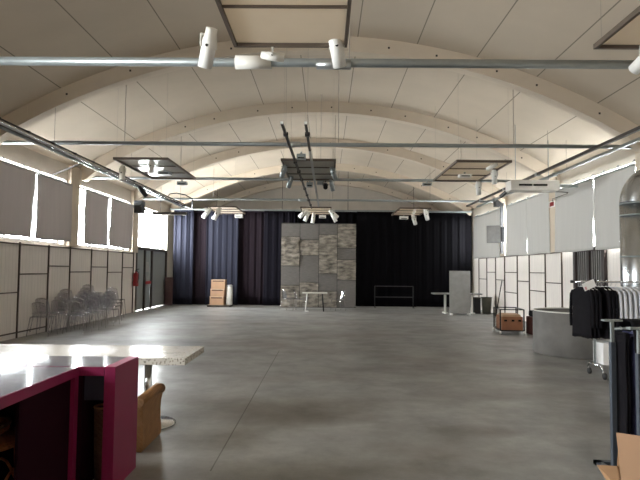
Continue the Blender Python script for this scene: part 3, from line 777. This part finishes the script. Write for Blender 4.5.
MB().box(-.2,.2,-.2,.25,0,.46).build('body', mat('dark_red_case', srgb(82,44,40), .6), t, bevel=.015); MB().box(-.16,.18,-.18,.2,.46,.62).build('top_bundle', M['blackcloth'], t, bevel=.04); MB().box(-.19,.19,-.215,-.2,.3,.34).build('latch_strip', M['blackmetal'], t)

# concrete cylinder
t = thing('concrete_cylinder', 'wide grey concrete cylinder behind the clothes rail', 'planter', (5.22, 11.6, 0))
MB().lathe([(.89,0),(.90,.02),(.90,.84),(.89,.85),(.82,.85),(.82,.3)], seg=72).build('drum', M['concrete'], t)
MB().lathe([(.80,.28),(.80,.30)], seg=48).build('fill', mat('pale_gravel', srgb(170,165,156), .9, bump=.6), t)
MB().tube([(.875*math.cos(a), .875*math.sin(a), .855) for a in [2*PI*i/64 for i in range(64)]], .018, 8, closed=True).build('rim', M['offwhite'], t)

# ------------------------------------------------------------------ clothes rails on the right
t = thing('clothes_rail', 'chrome clothes rail on casters holding black tops and wrapped shirts', 'clothes rail', (0, 9.05, 0))
MB().tube([(3.97,0,1.50),(6.1,0,1.50)], .014, 10).build('rail', M['chrome'], t)
MB().lathe([(.022,-.03),(.024,0),(.022,.02)], M=Matrix.Translation((3.965,0,1.50)) @ Matrix.Rotation(PI/2,4,'Y'), seg=12).build('end_cap', M['blackmetal'], t)
for x in (4.305, 5.75):
    MB().tube([(x,.0,.20),(x,.0,1.5)], .02, 10).build('upright', M['galv'], t)
    MB().bar((x,0,1.485),(x,0,1.545), .06).build('clamp', M['blackmetal'], t)
    MB().tube([(x,-.25,.12),(x,-.2,.19),(x,.2,.19),(x,.25,.12)], .016, 8).build('base_bar', M['chrome'], t)
    for y in (-.25,.25):
        fk = MB().tube([(x,y,.13),(x+.012,y-.02,.06)], .01, 6).build('fork', M['chrome'], t)
        MB().lathe([(.022,-.018),(.05,-.016),(.052,0),(.05,.016),(.022,.018)], M=Matrix.Translation((x+.012,y-.03,.052)) @ Matrix.Rotation(PI/2,4,'Y'), seg=16).build('caster', M['rubber'], fk)
MB().box(4.305,5.75,-.02,.02,.17,.205).build('base_rail', M['chrome'], t)
t = thing('white_carton', 'white box standing on the base of the clothes rail', 'box', (4.53, 9.05, .207))
MB().box(-.175,.175,-.17,.17,0,.33).build('carton', M['paper'], t, bevel=.006); MB().add([(-.175,-.17,.33),(-.05,-.18,.365),(.1,.17,.36),(-.175,.17,.33)], [(0,1,2,3)]).build('open_flap', M['paper'], t, solid=.006)
MB().box(.05,.14,-.175,-.17,.1,.2).build('label_patch', M['offwhite'], t)

def top_garment(mat_, label, L_=.92, group=None, name='long_sleeved_shirt', cat='shirt'):
    """garment on a hanger, hanging in the YZ plane; origin on the rail"""
    t = thing(name, label, cat, (0,0,0), 0, group)
    prof = [(-.08,.06,.014),(-.10,.12,.018),(-.135,.20,.021),(-.19,.215,.022),(-.35,.205,.022),(-.60,.205,.022),(-L_*.92,.215,.023),(-L_,.22,.022)]
    vs = []; fs = []; sg = 20
    for i, (z, wy, wx) in enumerate(prof):
        for k_ in range(sg):
            a = 2*PI*k_/sg; ca, sa = math.cos(a), math.sin(a)
            fold = 1 + (.1*math.sin(3*a+i*.4) if i > 3 else 0)
            vs.append((wx*sa*fold, wy*math.copysign(abs(ca)**.8, ca), z - (.012*math.sin(5*a) if i == len(prof)-1 else 0)))
    for i in range(len(prof)-1):
        for k_ in range(sg):
            m = (k_+1) % sg; fs.append((i*sg+k_, i*sg+m, (i+1)*sg+m, (i+1)*sg+k_))
    fs.append(tuple(range(sg))); fs.append(tuple(range((len(prof)-1)*sg, len(prof)*sg)))
    MB().add(vs, fs, True).build('body', mat_, t)
    for s in (-1, 1):
        MB().tube([(0,s*.195,-.14),(0,s*.228,-.2),(.0,s*.243,-.42),(.0,s*.24,-.66),(.0,s*.238,-.72)], [.018,.024,.023,.022,.02], 10).build('sleeve', mat_, t)
    MB().tube([(0,.020*math.cos(a),.020*math.sin(a)) for a in [PI*i/8 for i in range(9)]] + [(0,-.020,-.018),(0,-.012,-.034),(0,0,-.055),(0,0,-.08)], .003, 6).build('hanger_hook', M['chrome'], t)
    MB().tube([(0,-.18,-.125),(0,0,-.07),(0,.18,-.125)], .006, 6).build('hanger_bar', M['white'], t)
    return t
gl = 'black long sleeved top on a white hanger, among those packed on the chrome rail'
g0 = top_garment(M['blackcloth'], 'outermost black top, turned a little, at the left end of the chrome rail', .88)
g0.location = (4.105, 9.05, 1.50); g0.rotation_euler = (0,0,.30)
for i, gx in enumerate((4.17,4.232,4.38,4.44,4.50)):
    o = dup(g0, gl, (gx, 9.05, 1.50), (0,0,.27 - .012*i))
    o['group'] = 'black tops packed on the chrome rail'
w0 = top_garment(M['bag'], 'pale plastic wrapped shirt nearest the black tops on the chrome rail', .8, None, 'wrapped_shirt', 'shirt')
w0.location = (4.575, 9.05, 1.50); w0.rotation_euler = (0,0,.14)
wl_ = 'pale plastic wrapped shirt in the row at the right end of the chrome rail'
for i in range(9):
    o = dup(w0, wl_, (4.655 + .082*i, 9.05, 1.50), (0,0,.12 - .02*i + random.uniform(-.02,.02)))
    o['group'] = 'wrapped shirts at the right of the chrome rail'
t = thing('paper_tag', 'white paper card hooked on the left end of the clothes rail', 'tag', (4.10, 8.83, 1.45), .1)
cd_ = MB().box(-.075,.13,-.004,.004,-.07,.05, Matrix.Rotation(-.42,4,'Y')).build('card', M['paper'], t); MB().tube([(.0,0,.04),(.0,.1,.06),(0,.22,.07)], .002, 5).build('string', M['white'], t)
MB().box(-.06,-.03,-.006,-.004,-.06,-.01, Matrix.Rotation(-.42,4,'Y')).build('pink_print', mat('pink_print', srgb(214,160,160), .7), cd_)

# two slim trouser stands near the box
def stand(x, y, label, L_=1.25, rail=.9):
    t = thing('trouser_stand', label, 'clothes rail', (x, y, 0))
    MB().box(-.021,.021,-.021,.021,.03,1.08).build('post', M['post'], t, bevel=.004); MB().box(-.012,.012,-.012,.012,1.08,L_).build('inner_post', M['steel'], t)
    MB().box(-.075,.075,-.03,.03,L_,L_+.014).build('cap_bar', M['steel'], t)
    MB().box(-.03,rail,-.3,-.24,0,.03).box(-.03,rail,.24,.3,0,.03).box(-.03,.03,-.3,.3,0,.03).build('base', M['post'], t)
    MB().tube([(.0,0,L_-.06),(rail,0,L_-.06)], .012, 8).build('rail', M['steel'], t)
    MB().box(rail-.028,rail+.028,-.028,.028,.03,L_-.03).build('post', M['post'], t)
    return t
stand(2.365, 4.67, 'slim blue grey trouser stand with flat cap, the farther of two'); stand(2.225, 4.02, 'slim blue grey trouser stand at the right edge, the nearer of two')
def trousers(x, y, z, m, label, L_=.95, wx=.05, wy=.13, name='trousers', taper=.8):
    t = thing(name, label, 'trousers', (x, y, z))
    for s in (-1, 1):
        def fn(u, v):
            a = 2*PI*u; k_ = 1-(1-taper)*v
            return (s*wx*.25 + wx*.5*k_*math.sin(a)*(1+.2*math.sin(3*a+v*4)), wy*k_*math.cos(a) + .008*math.sin(v*9), -.05 - (L_-.05)*v)
        MB().grid(fn, 18, 12).build('trouser_leg', m, t, solid=.004)
    MB().box(-wx*.5, wx*.5, -wy, wy, -.08, -.025).build('waistband', m, t, bevel=.01)
    MB().tube([(0,.018*math.cos(a),.018*math.sin(a)) for a in [PI*i/8 for i in range(9)]] + [(0,-.018,-.016),(0,0,-.03)], .003, 6).build('hanger_hook', M['chrome'], t)
    return t
zr_ = 1.25-.06
trousers(2.437, 4.67, zr_, M['blackcloth'], 'black trousers hanging next to the farther stand post', 1.02, .042, .10, taper=.95)
trousers(2.513, 4.67, zr_, M['jeans'], 'navy trousers hanging behind the nearer stand post', .98, .036, .10)
trousers(2.585, 4.67, zr_, M['lilac'], 'grey lilac trousers hanging right of the navy pair', .98, .036, .10)
trousers(2.66, 4.67, zr_, M['blackcloth'], 'black trousers right of the grey lilac pair', 1.0, .036, .10)
trousers(2.325, 4.02, zr_, M['blackcloth'], 'black trousers on the nearer stand at the right photo edge', 1.0, .036, .10)
t = thing('black_jacket', 'black jacket slung over the rail above the navy trousers', 'jacket', (2.57, 4.67, 1.235))
def jk(u, v):
    a = PI*(v-.5)*1.0; side = max(0, abs(v-.5)*2-.45)/.55
    return (-.11 + .40*u + .008*math.sin(v*9+u*3), .155*math.sin(a) + .01*math.sin(u*8)*side, .03*math.cos(a) - (.20+.05*math.sin(u*5))*side)
MB().grid(jk, 14, 20).build('cloth', M['blackcloth'], t, solid=.01)
MB().tube([(-.07,-.175,-.08),(-.09,-.185,-.2),(-.08,-.18,-.34)], [.03,.03,.024], 10).build('sleeve', M['blackcloth'], t)

# open cardboard box
t = thing('open_box', 'open cardboard box with raised flaps in the bottom right corner', 'box', (1.48, 2.85, 0), -.42)
W, D, H = .55, .42, .56; th = .006
b = MB(); b.box(0,W,0,th,.0,H).box(0,W,D-th,D,0,H).box(0,th,th,D-th,0,H).box(W-th,W,th,D-th,0,H).box(0,W,0,D,0,.006)
b.build('carton', M['card'], t)
MB().add([(0,0,H),(W,0,H),(W-.02,.03,H+.27),(-.02,.05,H+.28)], [(0,1,2,3)]).build('front_flap', M['card'], t, solid=.006)
MB().add([(0,.02,H),(0,D,H),(-.10,D+.02,H-.015),(-.03,.03,H-.02)], [(0,1,2,3)]).build('left_flap', M['card_dark'], t, solid=.006)
MB().add([(W,0,H),(W,D,H),(W+.2,D-.02,H-.05),(W+.2,.02,H-.05)], [(0,1,2,3)]).build('right_flap', M['card'], t, solid=.006)
MB().add([(0,D,H),(W,D,H),(W-.02,D+.16,H+.1),(.02,D+.16,H+.1)], [(0,1,2,3)]).build('back_flap', M['card_dark'], t, solid=.006)
MB().box(.02,W-.02,.02,D-.02,.01,.3).build('contents', M['jeans'], t, bevel=.05)

# ------------------------------------------------------------------ magenta counter, terrazzo table, wicker
t = thing('bar_counter', 'magenta counter run toward the camera with open dark shelves', 'counter', (0,0,0))
xa, xf = -2.95, -1.83
MB().box(xa, xf-.004, 1.2, 4.195, .885, .91).build('countertop', M['laminate'], t)
MB().box(xf-.004, xf+.004, 1.2, 4.2, .845, .912).box(xa, xf, 1.2, 4.195, .845, .885).build('edge_band', M['magenta'], t)
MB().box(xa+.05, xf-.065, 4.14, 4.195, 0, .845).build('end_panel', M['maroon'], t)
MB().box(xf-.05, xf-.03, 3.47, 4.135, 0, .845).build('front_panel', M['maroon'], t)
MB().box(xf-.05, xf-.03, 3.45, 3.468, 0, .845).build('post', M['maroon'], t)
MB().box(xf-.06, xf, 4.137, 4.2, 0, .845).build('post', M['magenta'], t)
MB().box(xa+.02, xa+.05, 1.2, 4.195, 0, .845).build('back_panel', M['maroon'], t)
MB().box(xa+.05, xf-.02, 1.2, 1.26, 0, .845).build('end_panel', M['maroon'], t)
t = thing('end_cabinet', 'magenta end cabinet with a bright pink side panel', 'counter', (0,0,0))
MB().box(-3.7, -1.642, 4.206, 4.70, .886, .911).build('countertop', M['laminate'], t)
MB().box(-3.7, -1.642, 4.2, 4.205, .845, .912).box(-3.7, -1.642, 4.205, 4.70, .845, .885).build('edge_band', M['magenta'], t)
MB().box(-1.64, -1.556, 4.2, 4.72, 0, .913).build('side_panel', M['magenta'], t, bevel=.003)
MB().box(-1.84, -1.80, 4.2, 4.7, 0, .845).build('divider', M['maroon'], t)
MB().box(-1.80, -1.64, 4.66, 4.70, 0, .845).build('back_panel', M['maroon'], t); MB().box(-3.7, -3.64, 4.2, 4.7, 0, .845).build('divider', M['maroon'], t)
MB().box(-1.795, -1.645, 4.22, 4.62, .66, .84).build('drawer', M['drawer'], t, bevel=.004)
t = thing('wicker_basket', 'small wicker basket tucked inside the end cabinet opening', 'basket', (-1.72, 4.42, 0))
MB().lathe([(.055,0),(.068,.3),(.072,.56),(.066,.57),(.06,.3),(.05,.02)], seg=18).build('body', wicker('dark_rattan', srgb(84,52,32)), t); MB().tube([(.07*math.cos(a), .07*math.sin(a), .57) for a in [2*PI*i/18 for i in range(18)]], .008, 6, closed=True).build('rim', M['wicker'], t)

t = thing('terrazzo_table', 'long pale speckled table behind the magenta cabinet', 'table', (0,0,0))
MB().box(-4.6, -1.385, 5.60, 6.48, .69, .76).build('tabletop', M['terrazzo'], t, bevel=.004)
for x in (-1.88, -3.9):
    MB().lathe([(.30,0),(.30,.012),(.27,.025),(.06,.04)], c=(x, 6.02, 0), seg=40).build('base_plate', M['chrome'], t)
    MB().lathe([(.04,.03),(.04,.69)], c=(x, 6.02, 0), seg=20).build('column', M['chrome'], t); MB().box(x-.2,x+.2,6.0,6.04,.67,.69).build('bracket', M['galv'], t)

t = thing('wicker_armchair', 'low tan wicker armchair pulled up between cabinet and terrazzo table', 'armchair', (-1.965, 5.06, 0))
poly = [(.02,.0),(.60,.0),(.635,.05),(.60,.17),(.585,.27),(.60,.34),(.63,.37),(.66,.42),(.65,.475),(.60,.505),(.54,.495),(.40,.47),(.10,.46),(.0,.46)]
for s in (-1, 1):
    a, b_ = sorted((s*.27, s*.34)); MB().prism([(y, z) for y, z in poly], a, b_, 'x').build('side', M['wicker'], t, bevel=.02)
    MB().tube([(s*.31,.0,.455),(s*.31,.35,.46),(s*.31,.56,.46),(s*.31,.655,.44)], [.045,.045,.05,.05], 14).build('arm_roll', M['wicker'], t)
MB().box(-.27,.27,.04,.55,.22,.30).build('seat', M['wicker'], t, bevel=.02); MB().box(-.27,.27,-.0,.06,.0,.6).build('backrest', M['wicker'], t, bevel=.02); MB().box(-.25,.25,.08,.56,.30,.37).build('cushion', mat('beige_cushion', srgb(170,156,136), .9), t, bevel=.03)
MB().box(-.27,.27,.50,.54,0,.22).build('front_skirt', M['wicker'], t)

def stool(x, y, h, r, label):
    t = thing('rattan_stool', label, 'stool', (x, y, 0), 0)
    MB().lathe([(r*.8,h-.07),(r,h-.05),(r*1.02,h-.02),(r*.96,h),(r*.5,h+.006)], seg=28).build('seat', M['rattan'], t)
    for q in range(4):
        a = PI/4 + q*PI/2; MB().tube([(r*.75*math.cos(a), r*.75*math.sin(a), h-.05), (r*.85*math.cos(a), r*.85*math.sin(a), 0)], .014, 8).build('leg', M['rattan'], t)
    MB().tube([(r*.8*math.cos(a), r*.8*math.sin(a), h*.45 + .06*math.cos(4*a)) for a in [2*PI*i/32 for i in range(32)]], .01, 6, closed=True).build('hoop', M['rattan'], t)
stool(-2.30, 3.85, .50, .25, 'orange rattan stool under the magenta counter at the left edge')
t = thing('rattan_tray', 'round rattan tray lying on the stool under the magenta counter', 'tray', (-2.40, 3.85, .508))
MB().lathe([(.20,0),(.23,.02),(.24,.06),(.225,.06),(.21,.025),(.05,.02)], seg=28).build('bowl', M['rattan'], t)
MB().tube([(.235*math.cos(a), .235*math.sin(a), .065) for a in [2*PI*i/28 for i in range(28)]], .011, 6, closed=True).build('rim', M['wicker'], t)

# extinguisher
t = thing('wall_mounted_extinguisher', 'red fire extinguisher on the left wall beside the grey doors', 'fire extinguisher', (-7.03, 20.75, .98))
MB().lathe([(.09,0),(.1,.03),(.1,.40),(.08,.47),(.035,.51),(.03,.54)], seg=24).build('cylinder', M['red'], t)
MB().lathe([(.03,.54),(.032,.58)], seg=12).build('valve', M['blackmetal'], t); MB().bar((-.02,0,.58),(.12,-.02,.64), .02).build('handle', M['blackmetal'], [c_ for c_ in t.children if c_.name.startswith('valve')][0])
MB().tube([(.03,-.03,.56),(.12,-.06,.5),(.13,-.08,.3),(.1,-.1,.12)], .012, 8).build('hose', M['blackmetal'], t)
MB().box(-.10,-.06,-.05,.05,.2,.45).build('bracket', M['steel'], t)
t = thing('hydrant_cabinet', 'dim red cabinet at the foot of the leftmost curtain', 'cabinet', (-6.98, 25.05, 0))
MB().box(-.16,.14,-.1,.1,.0,1.25).build('body', mat('dull_red', srgb(66,42,42), .6), t, bevel=.01); MB().box(-.14,.12,-.108,-.1,.6,1.2).build('door', mat('dull_red_door', srgb(72,50,48), .5), t)

# ------------------------------------------------------------------ light
wd = bpy.data.worlds.new('sky'); S.world = wd; wd.use_nodes = True
bg = wd.node_tree.nodes['Background']; bg.inputs[0].default_value = (.95,.98,1,1); bg.inputs[1].default_value = 88.0
def portal(name, loc, rot, sx, sy):
    l = bpy.data.lights.new(name, 'AREA'); l.shape = 'RECTANGLE'; l.size = sx; l.size_y = sy; l.cycles.is_portal = True
    o = bpy.data.objects.new(name, l); COL.objects.link(o); o.location = loc; o.rotation_euler = rot
for s, x in ((-1, XL), (1, XR)):
    for (y0, y1) in opening_list(s):
        portal('window_portal', (x+s*.29, (y0+y1)/2, (ZB+ZT)/2), (0, -s*-PI/2, 0), ZT-ZB, y1-y0)

# ------------------------------------------------------------------ camera
yaw, pitch, roll = .0103, .05315, .00968
fw = Vector((-math.sin(yaw)*math.cos(pitch), math.cos(yaw)*math.cos(pitch), math.sin(pitch)))
r0 = Vector((math.cos(yaw), math.sin(yaw), 0)); u0 = r0.cross(fw)
r2 = r0*math.cos(roll) + u0*math.sin(roll); u2 = -r0*math.sin(roll) + u0*math.cos(roll)
cm = bpy.data.cameras.new('camera'); cm.sensor_width = 36; cm.lens = 560/640*36; cm.clip_start = .05
co = bpy.data.objects.new('camera', cm); COL.objects.link(co)
mw = Matrix((( r2.x, u2.x, -fw.x, 0), (r2.y, u2.y, -fw.y, 0), (r2.z, u2.z, -fw.z, 1.65), (0,0,0,1)))
co.matrix_world = mw; S.camera = co
S.view_settings.view_transform = 'Standard'; S.view_settings.look = 'None'; S.view_settings.gamma = 1; S.view_settings.use_curve_mapping = False
S.view_settings.exposure = -0.3
S.cycles.use_denoising = True; S.cycles.max_bounces = 10; S.cycles.diffuse_bounces = 6; S.cycles.transparent_max_bounces = 24; S.cycles.sample_clamp_indirect = 8
